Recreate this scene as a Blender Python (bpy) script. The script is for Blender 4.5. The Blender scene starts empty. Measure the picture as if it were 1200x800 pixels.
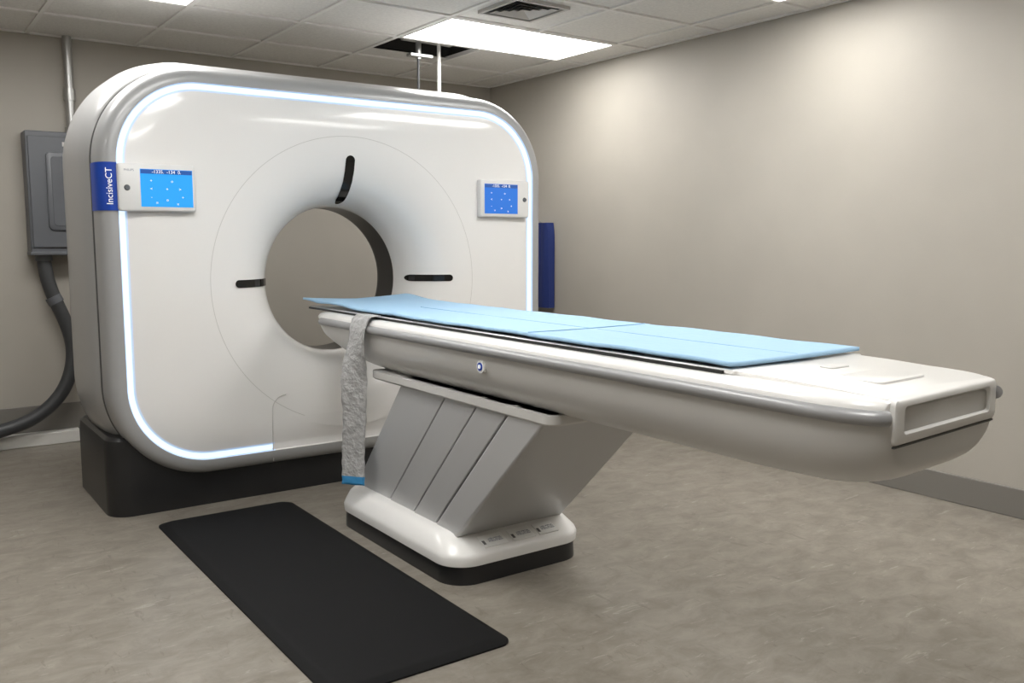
import bpy, math, random
from mathutils import Vector
random.seed(4)
S=bpy.context.scene
S.view_settings.view_transform='Standard'
S.view_settings.look='None'
S.view_settings.exposure=0.0

# ------------------------------------------------------------------ materials
def mat(name,col,rough=0.5,metal=0.0,emit=None,es=0.0,coat=0.0,spec=0.5,noise=None,bump=None):
    m=bpy.data.materials.new(name); m.use_nodes=True
    nt=m.node_tree; b=nt.nodes['Principled BSDF']
    b.inputs['Base Color'].default_value=(*col,1)
    b.inputs['Roughness'].default_value=rough
    b.inputs['Metallic'].default_value=metal
    b.inputs['Specular IOR Level'].default_value=spec
    b.inputs['Coat Weight'].default_value=coat
    b.inputs['Coat Roughness'].default_value=0.08
    if emit:
        b.inputs['Emission Color'].default_value=(*emit,1); b.inputs['Emission Strength'].default_value=es
    tc=nt.nodes.new('ShaderNodeTexCoord')
    if noise:
        sc,amt=noise
        n=nt.nodes.new('ShaderNodeTexNoise'); n.inputs['Scale'].default_value=sc; n.inputs['Detail'].default_value=5
        nt.links.new(tc.outputs['Object'],n.inputs['Vector'])
        r=nt.nodes.new('ShaderNodeValToRGB')
        r.color_ramp.elements[0].position=0.3; r.color_ramp.elements[1].position=0.7
        r.color_ramp.elements[0].color=(*[c*(1-amt) for c in col],1)
        r.color_ramp.elements[1].color=(*[min(1,c*(1+amt)) for c in col],1)
        nt.links.new(n.outputs['Fac'],r.inputs['Fac']); nt.links.new(r.outputs['Color'],b.inputs['Base Color'])
    if bump:
        sc,st=bump
        n2=nt.nodes.new('ShaderNodeTexNoise'); n2.inputs['Scale'].default_value=sc; n2.inputs['Detail'].default_value=3
        nt.links.new(tc.outputs['Object'],n2.inputs['Vector'])
        bp=nt.nodes.new('ShaderNodeBump'); bp.inputs['Strength'].default_value=st; bp.inputs['Distance'].default_value=0.01
        nt.links.new(n2.outputs['Fac'],bp.inputs['Height']); nt.links.new(bp.outputs['Normal'],b.inputs['Normal'])
    return m

M={}
M['wall']=mat('wall_paint',(.405,.378,.332),.6,noise=(3,.03),bump=(220,.06))
M['ceil']=mat('ceiling_tile',(.76,.745,.715),.9,noise=(60,.06),bump=(150,.25))
M['tbar']=mat('ceiling_grid_white',(.80,.785,.76),.5)
M['plenum']=mat('plenum_dark',(.015,.014,.013),.9)
M['lamp']=mat('lamp_diffuser',(.9,.9,.9),.5,emit=(1,.985,.955),es=14.5)
M['base']=mat('baseboard_vinyl',(.19,.178,.16),.45)
M['shell']=mat('gantry_white',(.87,.86,.845),.22,coat=.6,noise=(1.5,.01))
M['rim']=mat('gantry_silver',(.40,.405,.41),.38,metal=.15,coat=.3)
M['side']=mat('gantry_side_silver',(.40,.40,.40),.34,metal=.15,coat=.3)
M['seam']=mat('seam_dark',(.12,.12,.12),.6)
M['seaml']=mat('seam_soft',(.60,.59,.57),.5)
M['led']=mat('led_strip',(.25,.32,.42),.4,emit=(.68,.83,1.0),es=1.2)
M['ledh']=mat('led_halo_glow',(.50,.58,.70),.4,emit=(.50,.68,1.0),es=.45)  # halo beside the LED strip, painted as a weakly emissive band on the panel
M['dark']=mat('plinth_charcoal',(.015,.015,.016),.32,noise=(8,.1))
M['bore']=mat('bore_dark',(.022,.021,.021),.3)
M['slot']=mat('slot_black',(.008,.008,.008),.12)
M['blue']=mat('label_blue',(.008,.06,.42),.35)
M['screen']=mat('screen_cyan',(.01,.1,.35),.2,emit=(.04,.42,.93),es=.80)
M['screen2']=mat('screen_blue',(.01,.08,.35),.2,emit=(.04,.20,.68),es=.65)
M['screend']=mat('screen_bar',(.02,.05,.2),.2,emit=(.03,.12,.4),es=.6)
M['txtw']=mat('text_white',(.9,.9,.9),.4,emit=(1,1,1),es=.3)
M['txtg']=mat('text_grey',(.25,.27,.33),.5)
M['panel']=mat('panel_plastic',(.76,.76,.75),.35)
M['hull']=mat('table_hull',(.62,.61,.59),.32,coat=.25)
M['deck']=mat('table_deck_white',(.82,.81,.79),.28,coat=.3)
M['handle']=mat('handle_recess_white',(.92,.92,.90),.25)  # whiter than the deck, so the recess colour stands in for a bright reflection
M['rail']=mat('table_rail_silver',(.33,.33,.335),.36,metal=.15)
M['ped']=mat('pedestal_silver',(.47,.47,.47),.38,metal=.2)
M['pedb']=mat('pedestal_box_silver',(.50,.50,.50),.38,metal=.2)
M['pad']=mat('pad_blue',(.31,.50,.69),.65,bump=(35,.2))
M['padd']=mat('pad_crease',(.22,.40,.60),.7)
M['black']=mat('black_rubber',(.012,.012,.012),.5)
M['mat']=mat('mat_black',(.0075,.0075,.008),.72,spec=.18,bump=(400,.3))
M['strap']=mat('strap_grey',(.42,.42,.42),.5,noise=(40,.16),bump=(50,1.0))
M['cyan']=mat('strap_tip_blue',(.05,.30,.62),.6)
M['ebox']=mat('electrical_grey',(.115,.122,.135),.42,noise=(6,.05))
M['steel']=mat('conduit_steel',(.45,.45,.44),.35,metal=.8)
M['hose']=mat('flex_conduit',(.045,.047,.05),.45)
M['duct']=mat('raceway_white',(.70,.69,.66),.4)
M['vent']=mat('vent_metal',(.55,.53,.50),.5)
M['apron']=mat('apron_blue',(.010,.025,.14),.6,bump=(12,.4))
M['label']=mat('label_paper',(.85,.85,.83),.5)

def floor_mat():
    m=bpy.data.materials.new('floor_vinyl'); m.use_nodes=True; nt=m.node_tree; b=nt.nodes['Principled BSDF']
    tc=nt.nodes.new('ShaderNodeTexCoord')
    def noise(scale,vs,det=6,dist=0.0,rot=0):
        mp=nt.nodes.new('ShaderNodeMapping'); mp.inputs['Scale'].default_value=vs; mp.inputs['Rotation'].default_value=(0,0,rot)
        nt.links.new(tc.outputs['Object'],mp.inputs['Vector'])
        n=nt.nodes.new('ShaderNodeTexNoise'); n.inputs['Scale'].default_value=scale; n.inputs['Detail'].default_value=det
        n.inputs['Roughness'].default_value=.7; n.inputs['Distortion'].default_value=dist
        nt.links.new(mp.outputs['Vector'],n.inputs['Vector']); return n
    def ramp(n,p0,c0,p1,c1):
        r=nt.nodes.new('ShaderNodeValToRGB'); e=r.color_ramp.elements
        e[0].position=p0;e[1].position=p1;e[0].color=(*c0,1);e[1].color=(*c1,1)
        nt.links.new(n.outputs['Fac'],r.inputs['Fac']); return r
    a=ramp(noise(7,(1,1.6,1),10,.5),.36,(.190,.168,.139),.66,(.285,.258,.220))
    l=ramp(noise(7,(1,4.5,1),9,1.0,.5),.60,(0,0,0),.66,(1,1,1))
    d=ramp(noise(8,(3.5,1,1),9,1.0,.3),.35,(1,1,1),.41,(0,0,0))
    m1=nt.nodes.new('ShaderNodeMix'); m1.data_type='RGBA'
    sc=nt.nodes.new('ShaderNodeMath'); sc.operation='MULTIPLY'; sc.inputs[1].default_value=.50
    nt.links.new(l.outputs['Color'],sc.inputs[0]); nt.links.new(sc.outputs[0],m1.inputs[0])
    nt.links.new(a.outputs['Color'],m1.inputs[6]); m1.inputs[7].default_value=(.43,.40,.36,1)
    m2=nt.nodes.new('ShaderNodeMix'); m2.data_type='RGBA'
    sd=nt.nodes.new('ShaderNodeMath'); sd.operation='MULTIPLY'; sd.inputs[1].default_value=.42
    nt.links.new(d.outputs['Color'],sd.inputs[0]); nt.links.new(sd.outputs[0],m2.inputs[0])
    nt.links.new(m1.outputs[2],m2.inputs[6]); m2.inputs[7].default_value=(.12,.10,.08,1)
    nt.links.new(m2.outputs[2],b.inputs['Base Color'])
    b.inputs['Roughness'].default_value=.36
    b.inputs['Specular IOR Level'].default_value=.4
    return m
M['floor']=floor_mat()

# ------------------------------------------------------------------ mesh helpers
def empty(name,loc=(0,0,0)):
    o=bpy.data.objects.new(name,None); S.collection.objects.link(o); o.location=loc; o.empty_display_size=.1; return o
def mobj(name,verts,faces,mats,parent=None,fm=None,smooth=True,ang=35):
    me=bpy.data.meshes.new(name); me.from_pydata([tuple(v) for v in verts],[],faces)
    if not isinstance(mats,(list,tuple)): mats=[mats]
    for m in mats: me.materials.append(m)
    if fm:
        for p,i in zip(me.polygons,fm): p.material_index=i
    import bmesh
    bm=bmesh.new(); bm.from_mesh(me); bmesh.ops.recalc_face_normals(bm,faces=bm.faces); bm.to_mesh(me); bm.free()
    if smooth:
        for p in me.polygons: p.use_smooth=True
        me.set_sharp_from_angle(angle=math.radians(ang))
    o=bpy.data.objects.new(name,me); S.collection.objects.link(o)
    if parent: o.parent=parent
    return o
def bevel(o,w,seg=3):
    b=o.modifiers.new('bev','BEVEL'); b.width=w; b.segments=seg; b.limit_method='ANGLE'; b.angle_limit=math.radians(40)
    return o
def box(name,x0,x1,y0,y1,z0,z1,m,parent=None,bev=0):
    v=[(x,y,z) for z in (z0,z1) for y in (y0,y1) for x in (x0,x1)]
    f=[(0,2,3,1),(4,5,7,6),(0,1,5,4),(2,6,7,3),(0,4,6,2),(1,3,7,5)]
    o=mobj(name,v,f,m,parent,smooth=bev>0)
    if bev: bevel(o,bev)
    return o
def boxes(name,lst,m,parent=None,bev=0):
    V=[];F=[]
    for (x0,x1,y0,y1,z0,z1) in lst:
        k=len(V)
        V+=[(x,y,z) for z in (z0,z1) for y in (y0,y1) for x in (x0,x1)]
        F+=[tuple(k+i for i in q) for q in [(0,2,3,1),(4,5,7,6),(0,1,5,4),(2,6,7,3),(0,4,6,2),(1,3,7,5)]]
    o=mobj(name,V,F,m,parent,smooth=bev>0)
    if bev: bevel(o,bev)
    return o
def loft(name,loops,mats,segm=None,parent=None,cap0=False,cap1=False,ang=35,matfn=None):
    n=len(loops[0]); V=[p for L in loops for p in L]; F=[];fm=[]
    for i in range(len(loops)-1):
        for j in range(n):
            k=(j+1)%n
            F.append((i*n+j,i*n+k,(i+1)*n+k,(i+1)*n+j))
            mi=segm[i] if segm else 0
            if matfn: mi=matfn(i,loops[i][j],mi)
            fm.append(mi)
    if cap0: F.append(tuple(range(n))[::-1]); fm.append(segm[0] if segm else 0)
    if cap1: F.append(tuple((len(loops)-1)*n+j for j in range(n))); fm.append(segm[-1] if segm else 0)
    return mobj(name,V,F,mats,parent,fm,ang=ang)
def rr(x0,x1,y0,y1,r,n=10):
    pts=[]
    for cx,cy,a0 in ((x1-r,y1-r,0),(x0+r,y1-r,90),(x0+r,y0+r,180),(x1-r,y0+r,270)):
        for i in range(n+1):
            a=math.radians(a0+90*i/n); pts.append((cx+r*math.cos(a),cy+r*math.sin(a)))
    return pts
def tube(name,pts,r,m,parent=None,smooth=True,res=6,cyc=False):
    c=bpy.data.curves.new(name,'CURVE'); c.dimensions='3D'; c.bevel_depth=r; c.bevel_resolution=res; c.use_fill_caps=True
    s=c.splines.new('NURBS' if smooth else 'POLY'); s.points.add(len(pts)-1)
    for p,q in zip(s.points,pts): p.co=(*q,1)
    s.use_cyclic_u=cyc
    if smooth: s.order_u=4; s.use_endpoint_u=True; s.resolution_u=8
    c.materials.append(m)
    o=bpy.data.objects.new(name,c); S.collection.objects.link(o)
    if parent: o.parent=parent
    return o
def text(name,body,loc,rot,size,m,parent=None,ax='CENTER',sx=1):
    c=bpy.data.curves.new(name,'FONT'); c.body=body; c.size=size; c.align_x=ax; c.align_y='CENTER'; c.extrude=.0004
    c.materials.append(m)
    o=bpy.data.objects.new(name,c); S.collection.objects.link(o); o.location=loc; o.rotation_euler=rot; o.scale=(sx,1,1)
    if parent: o.parent=parent
    return o
def ss(a,b,x):
    t=max(0,min(1,(x-a)/(b-a))); return t*t*(3-2*t)

# ------------------------------------------------------------------ room
XL,XR,YB,YF,H=-1.8,4.13,-1.6,6.09,2.457
box('floor',XL-.1,XR+.1,YB-.1,YF+.1,-.1,0,M['floor'])
box('wall_back',XL-.1,XR+.1,YF,YF+.1,0,H+.4,M['wall'])
box('wall_right',XR,XR+.1,YB,YF,0,H+.4,M['wall'])
box('wall_left',XL-.1,XL,YB,YF,0,H+.4,M['wall'])
box('wall_front',XL-.1,XR+.1,YB-.1,YB,0,H+.4,M['wall'])
def baseboard(name,a):
    o=box(name,*a,M['base']); bevel(o,.004,2)
baseboard('baseboard_right',(XR-.012,XR,YB,YF-.012,0,.135))
baseboard('baseboard_back',(XL,XR,YF-.012,YF,0,.235))
baseboard('baseboard_left',(XL,XL+.012,YB,YF-.012,0,.135))
box('cable_raceway',XL+.02,.98,YF-.10,YF-.013,0,.075,M['duct'],bev=.006)

# ceiling : suspended grid of 2ft tiles
ceil=empty('ceiling',(0,0,0))
P=.61; gx0=2.65; gy0=4.29
xs=[gx0+P*i for i in range(-8,4)]; ys=[gy0+P*i for i in range(-10,4)]
lamps=[(2.65,3.87,4.29,4.90),(.21,1.43,4.29,4.90),(2.65,3.87,2.46,3.07),(.21,1.43,2.46,3.07),(2.65,3.87,.63,1.24),(.21,1.43,.63,1.24),(-1.62,-1.01,2.46,3.07)]  # last panel, far left and out of view, is added as fill light
def inside(x,y,r): return r[0]<x<r[1] and r[2]<y<r[3]
V=[];F=[]
def quad(x0,x1,y0,y1,z):
    x0=max(x0,XL);x1=min(x1,XR);y0=max(y0,YB);y1=min(y1,YF)
    if x1-x0<.005 or y1-y0<.005: return
    k=len(V); V.extend([(x0,y0,z),(x1,y0,z),(x1,y1,z),(x0,y1,z)]); F.append((k,k+3,k+2,k+1))
for x in xs:
    for y in ys:
        cx,cy=x+P/2,y+P/2
        if any(inside(cx,cy,l) for l in lamps): continue
        if inside(cx,cy,(2.65,3.26,4.9,5.51)): quad(x,x+P,5.30,y+P,H+.006); continue
        quad(x,x+P,y,y+P,H+.006)
mobj('tiles',V,F,M['ceil'],ceil,smooth=False)
bars=[]
for x in xs:
    if XL<x<XR:
        segs=[(YB,YF)]
        for l in lamps:
            if l[0]+.01<x<l[1]-.01:
                ns=[]
                for s in segs:
                    if s[0]<l[2]<s[1]: ns+= [(s[0],l[2]),(l[3],s[1])]
                    else: ns.append(s)
                segs=ns
        for s in segs: bars.append((x-.012,x+.012,s[0],s[1],H-.004,H+.02))
for y in ys:
    if YB<y<YF: bars.append((XL,XR,y-.012,y+.012,H-.0045,H+.02))
bars+=[(XR-.022,XR,YB,YF,H-.004,H+.02),(XL,XR,YF-.022,YF,H-.004,H+.02)]
boxes('grid_bars',bars,M['tbar'],ceil)
boxes('plenum',[(2.6,3.3,4.85,4.90,H+.02,H+.38),(2.6,3.3,5.30,5.35,H+.02,H+.38),(2.6,2.65,4.9,5.3,H+.02,H+.38),(3.26,3.3,4.9,5.3,H+.02,H+.38),(2.6,3.3,4.85,5.35,H+.36,H+.38)],M['plenum'],ceil)
box('slab_above',XL-.1,XR+.1,YB-.1,YF+.1,H+.4,H+.45,M['plenum'],ceil)
for l in lamps:
    o=empty('ceiling_light_panel',((l[0]+l[1])/2,(l[2]+l[3])/2,H))
    w=(l[1]-l[0])/2-.012; d=(l[3]-l[2])/2-.012
    box('diffuser',-w+.012,w-.012,-d+.012,d-.012,-.002,.01,M['lamp'],o)
    boxes('frame',[(-w,w,-d,-d+.014,-.006,.02),(-w,w,d-.014,d,-.006,.02),(-w,-w+.014,-d+.014,d-.014,-.006,.02),(w-.014,w,-d+.014,d-.014,-.006,.02)],M['tbar'],o)
# air vent
av=empty('air_vent',(2.89,3.945,H))
boxes('vent_frame',[(-.175,.175,-.175,-.155,-.012,.004),(-.175,.175,.155,.175,-.012,.004),(-.175,-.155,-.155,.155,-.012,.004),(.155,.175,-.155,.155,-.012,.004)],M['vent'],av)
box('vent_throat',-.155,.155,-.155,.155,.0,.004,M['plenum'],av)
for i in range(4):
    k=.132-.034*i
    pts=[(-k,-k),(k,-k),(k,k),(-k,k)]
    lo=[[(x,y,-.012) for x,y in pts],[(x*(1-.02/k),y*(1-.02/k),.0) for x,y in pts]]
    loft('vent_cone_%d'%i,lo,M['vent'],parent=av)
# hanging bracket + cables out of the open tile
hg=empty('ceiling_cable_drop',(0,0,0))
tube('drop_pole',[(3.04,5.07,H+.35),(3.04,5.07,1.2),(3.04,5.07,.0)],.012,M['tbar'],hg,False)
tube('drop_conduit',[(2.89,5.07,H+.35),(2.89,5.07,2.38)],.018,M['steel'],hg,False)
tube('drop_cable',[(2.89,5.07,2.40),(2.885,5.07,2.0),(2.89,5.07,1.2),(2.9,5.09,.3),(2.92,5.1,.02)],.009,M['hose'],hg)
boxes('strut',[(2.78,3.14,5.04,5.10,H+.03,H+.06),(2.82,2.98,5.04,5.10,2.39,2.41)],M['steel'],hg,bev=.003)

# ------------------------------------------------------------------ CT gantry
G=empty('ct_scanner_gantry',(0,0,0))
CX,CZ=1.973,1.04
X0,X1,Z0,Z1,R=.80,3.18,.15,2.02,.44
N=360
def rrect_loop(ins,y,up=0):
    x0,x1,z0,z1=X0+ins,X1-ins,Z0+ins,Z1-ins+up; r=R-ins
    mx,mz=(x0+x1)/2,(z0+z1)/2; hx,hz=(x1-x0)/2,(z1-z0)/2
    out=[]
    for i in range(N):
        a=2*math.pi*i/N; dx,dz=math.cos(a),math.sin(a)
        lo,hi=0,4
        for _ in range(40):
            t=(lo+hi)/2; px=abs(CX+dx*t-mx)-(hx-r); pz=abs(CZ+dz*t-mz)-(hz-r)
            d=math.hypot(max(px,0),max(pz,0))+min(max(px,pz),0)-r
            if d>0: hi=t
            else: lo=t
        out.append((CX+dx*lo,y,CZ+dz*lo))
    return out
def circ_loop(r,y): return [(CX+r*math.cos(2*math.pi*i/N),y,CZ+r*math.sin(2*math.pi*i/N)) for i in range(N)]
flare=[(.715,4.15),(.66,4.152),(.60,4.160),(.55,4.174),(.50,4.198),(.46,4.230),(.428,4.266),(.404,4.305),(.388,4.35),(.380,4.395),(.378,4.415)]
mats=[M['shell'],M['rim'],M['side'],M['seam'],M['seaml'],M['led'],M['bore'],M['ledh']]
rimprof=[(.072,4.147),(.05,4.148),(.03,4.156),(.014,4.172),(.004,4.198),(0,4.23),(0,4.285)]
shellprof=[(-.002,4.31,0),(-.018,4.34,.008),(-.032,4.42,.020),(-.040,4.55,.028),(-.040,4.70,.028),(-.030,4.80,.020),(-.008,4.875,0),(.03,4.92,0),(.08,4.94,0)]
loops=[];seg=[]
def add(L,s): loops.append(L); seg.append(s)
for r,y in [(.62,4.94),(.56,4.90),(.50,4.83),(.45,4.76),(.41,4.69)]: add(circ_loop(r,y),0)
add(circ_loop(.376,4.625),6); add(circ_loop(.374,4.60),6); add(circ_loop(.378,4.435),0)
for r,y in reversed(flare): add(circ_loop(r,y),0)
seg[-1]=4
add(circ_loop(.7180,4.15),0)
add(circ_loop(.74,4.149),0)
for a,y in [(.23,4.149),(.205,4.1497),(.18,4.151),(.16,4.153),(.14,4.1558),(.125,4.1585)]: add(rrect_loop(a,y),0)
add(rrect_loop(.112,4.161),7)
add(rrect_loop(.103,4.162),5); add(rrect_loop(.079,4.158),7); add(rrect_loop(.074,4.149),1)
for i,(a,y) in enumerate(rimprof[1:]): add(rrect_loop(a,y),1)
seg[-1]=3
add(rrect_loop(.014,4.288),3); add(rrect_loop(.014,4.308),3)
for a,y,u in shellprof: add(rrect_loop(a,y,u),2)
seg[-1]=0
add(circ_loop(.62,4.94),0)
def mf(i,p,mi):
    if mi in (5,7) and p[2]<.5 and 1.53<p[0]<2.42: return 0
    return mi
loft('gantry_shell',loops,mats,seg,G,matfn=mf,ang=50)
# plinth
lp=[]
for z,i in [(0,0),(.30,0),(.345,.006),(.36,.02)]:
    lp.append([(x,y,z) for x,y in rr(.790+i,3.19-i,4.195+i,4.96-i,.10,8)])
loft('plinth',lp,M['dark'],None,G,cap0=True,cap1=True)
# service panel seams
sp=[(1.53,4.155,.17),(1.53,4.152,.30),(1.53,4.148,.40)]
for i in range(7):
    a=math.pi-math.pi/2*i/6; sp.append((1.60+.07*math.cos(a),4.148,.425+.07*math.sin(a)))
tube('panel_seam_a',sp,.0022,M['seaml'],G,False,2)
tube('panel_seam_b',[(2*CX-x,y,z) for x,y,z in sp],.0022,M['seaml'],G,False,2)
def yf(r):
    for (r1,y1),(r0,y0) in zip(flare,flare[1:]):
        if r0<=r<=r1: t=(r-r0)/(r1-r0); return y0+(y1-y0)*t
    return 4.15
def slot(name,ang,ra,rb,hw):
    n=40; V=[];F=[]
    L=abs(rb-ra)
    for i in range(n+1):
        u=(1-math.cos(math.pi*i/n))/2
        r=ra+(rb-ra)*u
        s=min(u,1-u)*L
        w=hw*math.sqrt(max(0,1-(1-min(1,s/hw))**2))
        e=(yf(r-.004)-yf(r+.004))/.008
        y=yf(r)-.004
        rr_=r-.0035*min(1,abs(e))
        dx,dz=math.cos(ang),math.sin(ang); tx,tz=-dz,dx
        for sgn in (-1,1):
            V.append((CX+dx*rr_+tx*(w*sgn),y,CZ+dz*rr_+tz*(w*sgn)))
    for i in range(n): F.append((2*i,2*i+1,2*i+3,2*i+2))
    mobj(name,V,F,M['slot'],G)
slot('slot_top',math.pi/2,.393,.625,.025)
slot('slot_right',0,.393,.597,.018)
slot('slot_left',math.pi,.393,.60,.018)
# blue wrap label
V=[];F=[]
pr=[(.074,4.143),(.05,4.1445),(.029,4.1525),(.012,4.169),(.001,4.196),(-.003,4.23),(-.003,4.287)]
for a,y in pr:
    for z in (1.372,1.578): V.append((X0+a,y,z))
for i in range(len(pr)-1): F.append((2*i,2*i+1,2*i+3,2*i+2))
mobj('brand_label',V,F,M['blue'],G)
text('label_text','IncisiveCT',(.842,4.1425,1.475),(math.radians(90),math.radians(-90),0),.038,M['txtw'],G,sx=.98)
# control panels
def cpanel(name,x0,x1,sx0,sx1,m,left):
    p=empty(name); p.parent=G
    L=[]
    for yy,i in [(4.158,0),(4.124,0),(4.119,.003),(4.117,.007)]:
        L.append([(a,yy,b) for a,b in rr(x0+i,x1-i,1.37+i,1.575-i,.012,5)])
    loft('housing',L,M['panel'],None,p,cap0=True,cap1=True)
    box('screen',sx0,sx1,4.1155,4.12,1.39,1.552,m,p)
    box('screen_header',sx0+.002,sx1-.002,4.1148,4.116,1.532,1.550,M['screend'],p)
    R90=(math.radians(90),0,0)
    text('readout','-1335.  -134  0.',((sx0+sx1)/2,4.1145,1.541),R90,.020,M['txtw'],p)
    w=sx1-sx0
    for i,(fx,fz,s) in enumerate([(.2,.8,'+'),(.6,.8,'o'),(.2,.55,'<'),(.5,.55,'+'),(.75,.55,'>'),(.2,.3,'-'),(.5,.22,'o'),(.8,.3,'+'),(.3,.12,'='),(.7,.1,'x')]):
        text('icon_%d'%i,s,(sx0+w*fx,4.1145,1.39+.14*fz),R90,.018,M['txtw'],p)
    bx=x0+.035 if left else x1-.035
    pts=[(bx+.013*math.cos(t*math.pi/8),4.1165,1.47+.013*math.sin(t*math.pi/8)) for t in range(16)]
    pts2=[(bx+.009*math.cos(t*math.pi/8),4.108,1.47+.009*math.sin(t*math.pi/8)) for t in range(16)]
    loft('button',[pts,pts2],M['ebox'],None,p,cap1=True)
    if left: text('panel_text','PHILIPS',(x0+.045,4.1165,1.545),R90,.013,M['txtg'],p)
cpanel('control_panel_a',.872,1.197,.962,1.183,M['screen'],True)
cpanel('control_panel_b',2.725,3.058,2.752,2.975,M['screen2'],False)

# ------------------------------------------------------------------ patient table
T=empty('ct_patient_table',(0,0,0))
TX=1.972
def skew(p):
    x,y,z=p
    k=1-ss(1.05,1.55,y)
    u=max(0,(x-1.71)/.52)
    return (x-.030*u*k, y+.035*u*(1-ss(1.1,1.3,y)), z)
def rnd(y,L=.19,y0=1.03):
    t=max(0,min(1,(y-y0)/L)); return math.sqrt(max(0,1-(1-t)**2))
def hsec(y,w,zb,zt=.902,zm=.865):
    n=40; pts=[]
    for i in range(n+1):
        a=math.pi*i/n
        c,s=math.cos(a),math.sin(a)
        x=-w*math.copysign(abs(c)**.42,c); z=zm-(zm-zb)*abs(s)**.80
        x*=1-.05*abs(s)**.8
        pts.append((TX+x,y,z))
    k=w-.03
    pts+=[(TX+w,y,zt-.012),(TX+w-.012,y,zt),(TX+k*.5,y,zt+.002),(TX,y,zt+.002),(TX-k*.5,y,zt+.002),(TX-w+.012,y,zt),(TX-w,y,zt-.012)]
    return [skew(p) for p in pts]
st=[]
for k in range(13):
    t=k/12; y=1.03+.20*(t**1.8)
    st.append((y,.262+.063*rnd(y),.765-.080*rnd(y,.24),.885+.017*rnd(y,.1)))
st+=[(1.4,.325,.680,.902),(2.2,.325,.680,.902),(3.2,.325,.682,.902),(3.45,.325,.690,.902),(3.58,.325,.703,.902),(3.68,.325,.722,.902),(3.76,.325,.745,.902),(3.82,.322,.768,.902),(3.855,.312,.79,.898),(3.87,.29,.81,.89)]
loft('hull',[hsec(y,w,zb,zt,min(.865,zt-.02)) for y,w,zb,zt in st],M['hull'],None,T,cap0=True,cap1=True,ang=50)
def strip(name,prof,ya,yb,m,parent,n=2):
    L=[[(x,ya+(yb-ya)*i/n,z) for x,z in prof] for i in range(n+1)]
    o=loft(name,L,m,None,parent,cap0=True,cap1=True); bevel(o,.004,2); return o
L=[]
dst=[]
for k in range(13):
    t=k/12; y=1.036+.19*(t**1.8); dst.append((y,.266+.062*rnd(y),-.010*(1-rnd(y,.10))))
dst+=[(1.5,.328,0),(2.5,.328,0),(3.80,.328,0),(3.86,.318,-.003),(3.875,.30,-.01)]
for y,w,dz in dst:
    prof=[(TX-w,.888),(TX-w,.902+dz),(TX-w+.010,.913+dz),(TX-w+.030,.9185+dz),(TX-w+.058,.917+dz),(TX+w-.058,.917+dz),(TX+w-.030,.9185+dz),(TX+w-.010,.913+dz),(TX+w,.902+dz),(TX+w,.888)]
    L.append([skew((x,y,z)) for x,z in prof])
loft('deck_cover',L,M['deck'],None,T,cap0=True,cap1=True,ang=50)
for s,nm in ((-1,'rail_a'),(1,'rail_b')):
    pts=[]
    for k in range(12):
        t=k/11; y=1.032+.19*(t**1.8); pts.append((TX+s*(.266+.061*rnd(y)),y,.878))
    pts+=[(TX+s*.327,y,.878) for y in (1.3,1.6,2.6,3.4,3.6,3.80)]
    tube(nm,[skew(p) for p in pts],.017,M['rail'],T)
cr=[(TX-.27,.918),(TX-.268,.930),(TX-.2,.926),(TX,.922),(TX+.2,.926),(TX+.268,.930),(TX+.27,.918),(TX+.2,.900),(TX,.892),(TX-.2,.900)]
strip('cradle',cr,1.45,4.07,M['deck'],T,4)
boxes('gasket',[(TX-.279,TX-.268,1.48,4.06,.918,.926),(TX+.268,TX+.279,1.48,4.06,.918,.926)],M['black'],T)
# end block with handle recess
def xz(ins,y,r,dz0=0,dz1=0): return [skew((a,y,b)) for a,b in rr(TX-.262+ins,TX+.262-ins,.815+ins+dz0,.917-ins-dz1,r,6)]
L=[xz(0,1.5,.02,dz0=.06),xz(0,1.22,.02,dz0=.03),xz(0,1.040,.014),xz(.003,1.026,.013),xz(.008,1.022,.012)]
inner=[skew((a,1.022,b)) for a,b in rr(TX-.222,TX+.222,.838,.900,.012,6)]
inner2=[skew((a,1.026,b)) for a,b in rr(TX-.219,TX+.219,.841,.897,.010,6)]
inner3=[skew((a,1.046,b)) for a,b in rr(TX-.212,TX+.212,.848,.892,.008,6)]
sg=[0]*len(L)+[0,1,1]
loft('end_block',L+[inner,inner2,inner3],[M['deck'],M['handle']],sg,T,cap0=True,cap1=True,ang=40)
L=[]
for y,z in [(1.044,.9175),(1.10,.9205),(1.20,.925),(1.35,.9285),(1.5,.930)]:
    L.append([skew((TX+k,y,zz)) for k,zz in ((-.258,.90),(-.258,z-.003),(-.252,z),(0,z-.002),(.252,z),(.258,z-.003),(.258,.90))])
loft('end_ramp',L,M['deck'],None,T,cap0=True,cap1=True,ang=60)
hb=[[skew((x,y,z)) for x,y in rr(TX-.12+i,TX+.10-i,1.13+i,1.27-i,.02,5)] for z,i in [(.912,0),(.9255,0),(.9275,.004)]]
loft('headrest_socket',hb,M['deck'],None,T,cap0=True,cap1=True)
hb=[[skew((x,y,z)) for x,y in rr(TX-.03+i,TX+.05-i,1.335+i,1.375-i,.008,5)] for z,i in [(.92,0),(.929,0),(.9305,.002)]]
loft('socket_notch',hb,M['seaml'],None,T,cap0=True,cap1=True)
L=[[skew(p) for p in ((TX-.255,y,.8115),(TX-.255,y,.8155),(TX+.255,y,.8155),(TX+.255,y,.8115))] for y in (1.026,1.06)]
loft('end_seam',L,M['seam'],None,T,cap0=True,cap1=True)
def disc(name,x,y,z,r,m,th,parent,n=24):
    a=[(x,y+r*math.cos(2*math.pi*i/n),z+r*math.sin(2*math.pi*i/n)) for i in range(n)]
    b=[(x-th,p[1],p[2]) for p in a]
    return loft(name,[a,b],m,None,parent,cap0=True,cap1=True)
disc('release_ring',TX-.310,2.49,.822,.022,M['handle'],.018,T)
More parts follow.
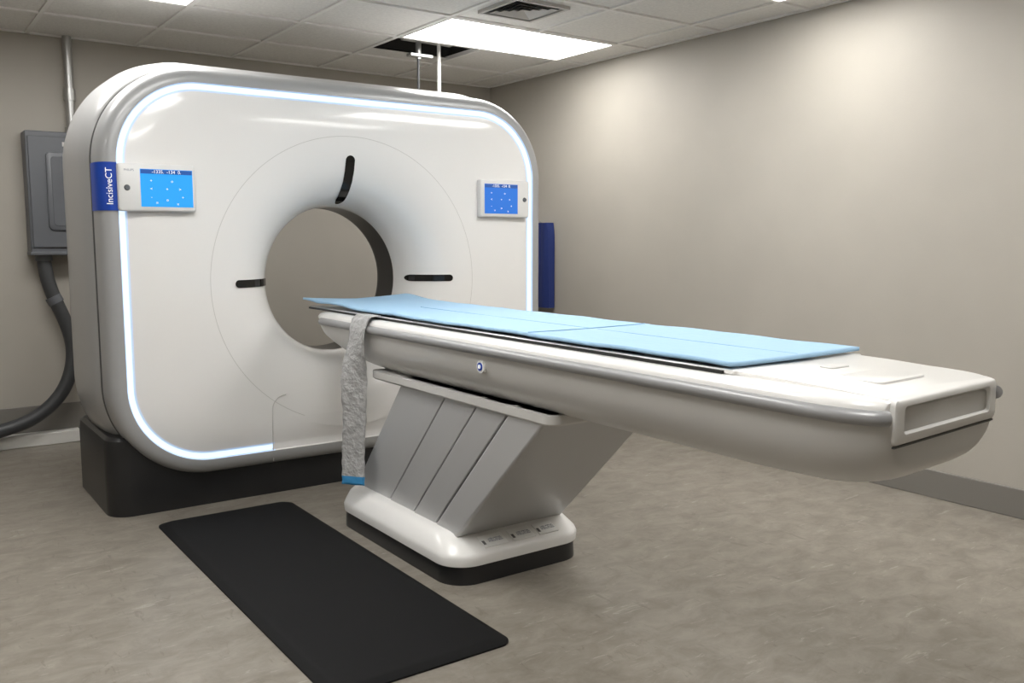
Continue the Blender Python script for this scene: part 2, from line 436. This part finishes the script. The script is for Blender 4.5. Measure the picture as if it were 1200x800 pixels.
disc('release_button',TX-.325,2.49,.822,.014,M['blue'],.006,T)
disc('release_led',TX-.330,2.49,.822,.007,M['txtw'],.003,T)
# pedestal: slanted telescoping covers
def slant(name,x0,x1,ya,yb,za,dya,dyb,zb,m,bev=.006):
    V=[(x0,ya,za),(x1,ya,za),(x1,yb,za),(x0,yb,za),(x0,dya,zb),(x1,dya,zb),(x1,dyb,zb),(x0,dyb,zb)]
    F=[(0,3,2,1),(4,5,6,7),(0,1,5,4),(1,2,6,5),(2,3,7,6),(3,0,4,7)]
    return bevel(mobj(name,V,F,m,T),bev,3)
bt=[2.735,2.90,3.075,3.285,3.60]; tp=[2.165,2.365,2.555,2.775,3.13]
ins=[0,.004,.008,.012]
for i in range(4):
    g=.011 if i else 0
    slant('cover_%d'%i,1.69+ins[i],2.19-ins[i],bt[i]+g,bt[i+1],.14,tp[i]+g,tp[i+1],.70,M['pedb'] if i==0 else M['ped'],.010 if i==0 else .004)
slant('cover_core',1.715,2.163,2.80,3.58,.14,2.25,3.11,.70,M['black'],.002)
Lp=[]
for z,i in [(.70,0),(.672,.0),(.665,.006)]:
    Lp.append([(x,y,z) for x,y in rr(1.682+i,2.26-i,2.15+i,3.40-i,.04,5)])
loft('mount_plate',Lp,M['hull'],None,T,cap0=True,cap1=True)
# foot
L=[]
for z,x0,x1,y0,y1,r in [(0,1.612,2.228,2.622,3.60,.11),(.075,1.615,2.225,2.625,3.60,.11)]:
    L.append([(x,y,z) for x,y in rr(x0,x1,y0,y1,r,10)])
loft('foot_plinth',L,M['dark'],None,T,cap0=True,cap1=True)
L=[]
for z,x0,x1,y0,y1,r in [(.070,1.607,2.235,2.617,3.605,.115),(.098,1.605,2.237,2.615,3.605,.115),(.114,1.610,2.232,2.622,3.60,.115),(.150,1.635,2.220,2.715,3.585,.09),(.162,1.650,2.212,2.735,3.575,.08),(.165,1.670,2.20,2.755,3.56,.07)]:
    L.append([(x,y,z) for x,y in rr(x0,x1,y0,y1,r,10)])
loft('foot_cover',L,M['deck'],None,T,cap0=True,cap1=True,ang=60)
box('foot_groove',1.70,2.175,2.742,2.752,.160,.1665,M['seaml'],T)
sl=math.atan2(.036,.093)
for i,(x,w) in enumerate([(1.815,.105),(1.945,.10),(2.06,.09)]):
    e=empty('warning_sticker_%d'%i,(x,2.668,.1345)); e.parent=T; e.rotation_euler=(sl,0,0)
    box('paper',-w/2,w/2,-.032,.032,-.004,.0015,M['label'],e)
    text('lines','LASER APERTURE\nCLASS 2 - DO NOT\nSTARE INTO BEAM',(0.010,0,.0017),(0,0,0),.0075,M['txtg'],e)
    box('mark',-w/2+.003,-w/2+.014,-.018,.004,.0008,.0020,M['seam'],e)

# pad / disposable sheet
pe=empty('table_pad_sheet')
nx,ny=24,150; V=[];F=[]
y0,y1=1.46,4.10
for j in range(ny+1):
    y=y0+(y1-y0)*j/ny
    for i in range(nx+1):
        u=-1+2*i/nx
        z=.9315+.004*abs(u)**3
        z+=.0010*math.sin(9*y+2.2*u)+.0008*math.sin(23*y-3*u)*abs(u)
        z+=.020*ss(3.75,4.10,y)*(.5+.5*abs(u))
        z+=.012*ss(3.50,3.72,y)*(1-ss(3.80,3.95,y))*(.6-.4*u)
        for c in (2.31,3.22): z+=.0018*math.exp(-((y-c)/.010)**2)
        x=TX+u*(.272+.002*math.sin(7*y))-.02*ss(3.6,4.1,y)*(1-u)/2
        V.append((x,y,max(z,.9320)+.0035))
W=nx+1
for j in range(ny):
    for i in range(nx):
        F.append((j*W+i,j*W+i+1,(j+1)*W+i+1,(j+1)*W+i))
o=mobj('sheet',V,F,[M['pad']],pe,ang=60)
sm=o.modifiers.new('s','SOLIDIFY'); sm.thickness=.010; sm.offset=1
tube('fold_line',[(TX+.02,1.48,.9453),(TX+.02,2.3,.9453),(TX+.02,3.2,.9453),(TX+.02,3.5,.9463)],.0014,M['padd'],pe,True,2)
tube('fold_line_b',[(TX-.26,2.31,.9505),(TX-.1,2.31,.9475),(TX+.1,2.31,.9475),(TX+.26,2.31,.9505)],.0014,M['padd'],pe,True,2)

# restraint strap (comes out from under the sheet, over the rail, hangs down)
sp_=empty('restraint_strap')
V=[];F=[]
YS=3.375
path=[(1.692,YS,.9335),(1.675,YS,.934),(1.648,YS,.932),(1.630,YS,.915),(1.618,YS,.880),(1.616,YS+.005,.80),(1.616,YS+.01,.70),(1.614,YS+.01,.60),(1.616,YS+.015,.50),(1.612,YS+.02,.42),(1.610,YS+.02,.34),(1.607,YS+.02,.27),(1.606,YS+.02,.215)]
n=len(path); K=8; fm=[]; sub=6; pp=[]
for i in range(n-1):
    for k in range(sub):
        t=k/sub; pp.append(tuple(path[i][q]*(1-t)+path[i+1][q]*t for q in range(3)))
pp.append(path[-1])
for i,(x,y,z) in enumerate(pp):
    tt=i/(len(pp)-1)
    tw=math.radians(38)*ss(.38,.55,tt)
    hw=.070-.018*ss(.3,.75,tt)
    wob=.002*math.sin(i*.35)*ss(.3,.5,tt)
    for k in range(K+1):
        s=-1+2*k/K
        cz=.0016*math.sin(i*1.3+s*5)*ss(.3,.5,tt)
        V.append((x-math.sin(tw)*hw*s-.012*ss(.3,.5,tt)+cz, y+math.cos(tw)*hw*s+wob, z))
for i in range(len(pp)-1):
    for k in range(K):
        F.append((i*(K+1)+k,i*(K+1)+k+1,(i+1)*(K+1)+k+1,(i+1)*(K+1)+k)); fm.append(1 if i>len(pp)-6 else 0)
o=mobj('webbing',V,F,[M['strap'],M['cyan']],sp_,fm,ang=70)
sm=o.modifiers.new('s','SOLIDIFY'); sm.thickness=.004; sm.offset=0

# ------------------------------------------------------------------ anti fatigue mat
am=[]
for z,i in [(0,0),(.006,.0),(.016,.022),(.018,.03)]:
    am.append([(x,y,z) for x,y in rr(.935+i,1.545-i,2.155+i,4.0-i,.045,8)])
loft('anti_fatigue_mat',am,M['mat'],None,None,cap0=True,cap1=True)

# ------------------------------------------------------------------ electrical panel and conduits
E=empty('electrical_disconnect_box')
box('enclosure',.76,1.18,5.94,YF-.001,1.165,1.88,M['ebox'],E,bev=.008)
box('cover',.772,1.168,5.928,5.94,1.20,1.85,M['ebox'],E,bev=.006)
Ld=[[(a,y,b) for a,b in rr(.86+i,1.11-i,1.30+i,1.76-i,.03,6)] for y,i in [(5.93,0),(5.918,.002),(5.914,.008)]]
loft('door',Ld,M['ebox'],None,E,cap0=True,cap1=True)
Ld=[[(a,y,b) for a,b in rr(.885+i,1.085-i,1.325+i,1.735-i,.02,6)] for y,i in [(5.915,0),(5.911,.004)]]
loft('door_emboss',Ld,M['ebox'],None,E,cap0=True,cap1=True)
box('latch',.985,1.01,5.900,5.914,1.49,1.57,M['label'],E,bev=.003)
box('rating_label',.955,1.03,5.926,5.930,1.795,1.82,M['seaml'],E)
box('lower_lip',.755,1.185,5.93,6.08,1.155,1.175,M['ebox'],E,bev=.004)
tube('conduit',[(1.03,6.045,1.88),(1.03,6.045,H)],.026,M['steel'],E,False)
tube('conduit_coupling',[(1.03,6.045,2.08),(1.03,6.045,2.15)],.034,M['steel'],E,False)
tube('conduit_connector',[(1.03,6.045,1.87),(1.03,6.045,1.92)],.036,M['steel'],E,False)
hp=[(.835,6.02,1.18),(.835,6.02,1.10),(.845,6.01,1.0),(.88,6.0,.88),(.935,5.99,.74),(.965,5.98,.60),(.95,5.97,.46),(.89,5.96,.32),(.79,5.95,.22),(.66,5.94,.15),(.52,5.93,.13),(.30,5.90,.06),(-.2,5.88,.04),(-1.0,5.88,.04)]
tube('flex_conduit',hp,.040,M['hose'],E)
tube('flex_fitting',[(.835,6.02,1.18),(.835,6.02,1.12)],.048,M['ebox'],E,False)
tube('flex_clamp',[(.868,6.002,.905),(.888,5.998,.865)],.046,M['ebox'],E,False)

# ------------------------------------------------------------------ lead apron on right wall
A=empty('lead_apron')
V=[];F=[]
ns=14
for k,dx in enumerate((.0,.06)):
    for j in range(13):
        z=.74+.63*j/12
        hw=.20-.015*ss(1.28,1.37,z)
        for i in range(ns+1):
            s=-1+2*i/ns
            V.append((XR-.012-dx-(.008*math.sin(s*9+z*2) if k else 0),5.43+s*hw,z))
W=ns+1; Q=13*W
for k in (0,1):
    for j in range(12):
        for i in range(ns): F.append(tuple(k*Q+a for a in (j*W+i,j*W+i+1,(j+1)*W+i+1,(j+1)*W+i)))
for j in range(12):
    for i in (0,ns): F.append((j*W+i,(j+1)*W+i,Q+(j+1)*W+i,Q+j*W+i))
for i in range(ns):
    for j in (0,12): F.append((j*W+i,j*W+i+1,Q+j*W+i+1,Q+j*W+i))
mobj('apron_body',V,F,M['apron'],A)
box('hanger_hook',XR-.09,XR-.001,5.41,5.45,1.36,1.385,M['steel'],A,bev=.003)

# ------------------------------------------------------------------ world + camera
w=bpy.data.worlds.new('World'); S.world=w; w.use_nodes=True
w.node_tree.nodes['Background'].inputs[0].default_value=(.5,.5,.5,1); w.node_tree.nodes['Background'].inputs[1].default_value=.2
cam=bpy.data.cameras.new('Camera'); co=bpy.data.objects.new('Camera',cam); S.collection.objects.link(co)
cam.sensor_width=36; cam.lens=1045/1200*36; cam.clip_start=.05
co.location=(0,0,1.25)
co.rotation_euler=(math.radians(90-6.55),0,math.radians(-35.5))
S.camera=co
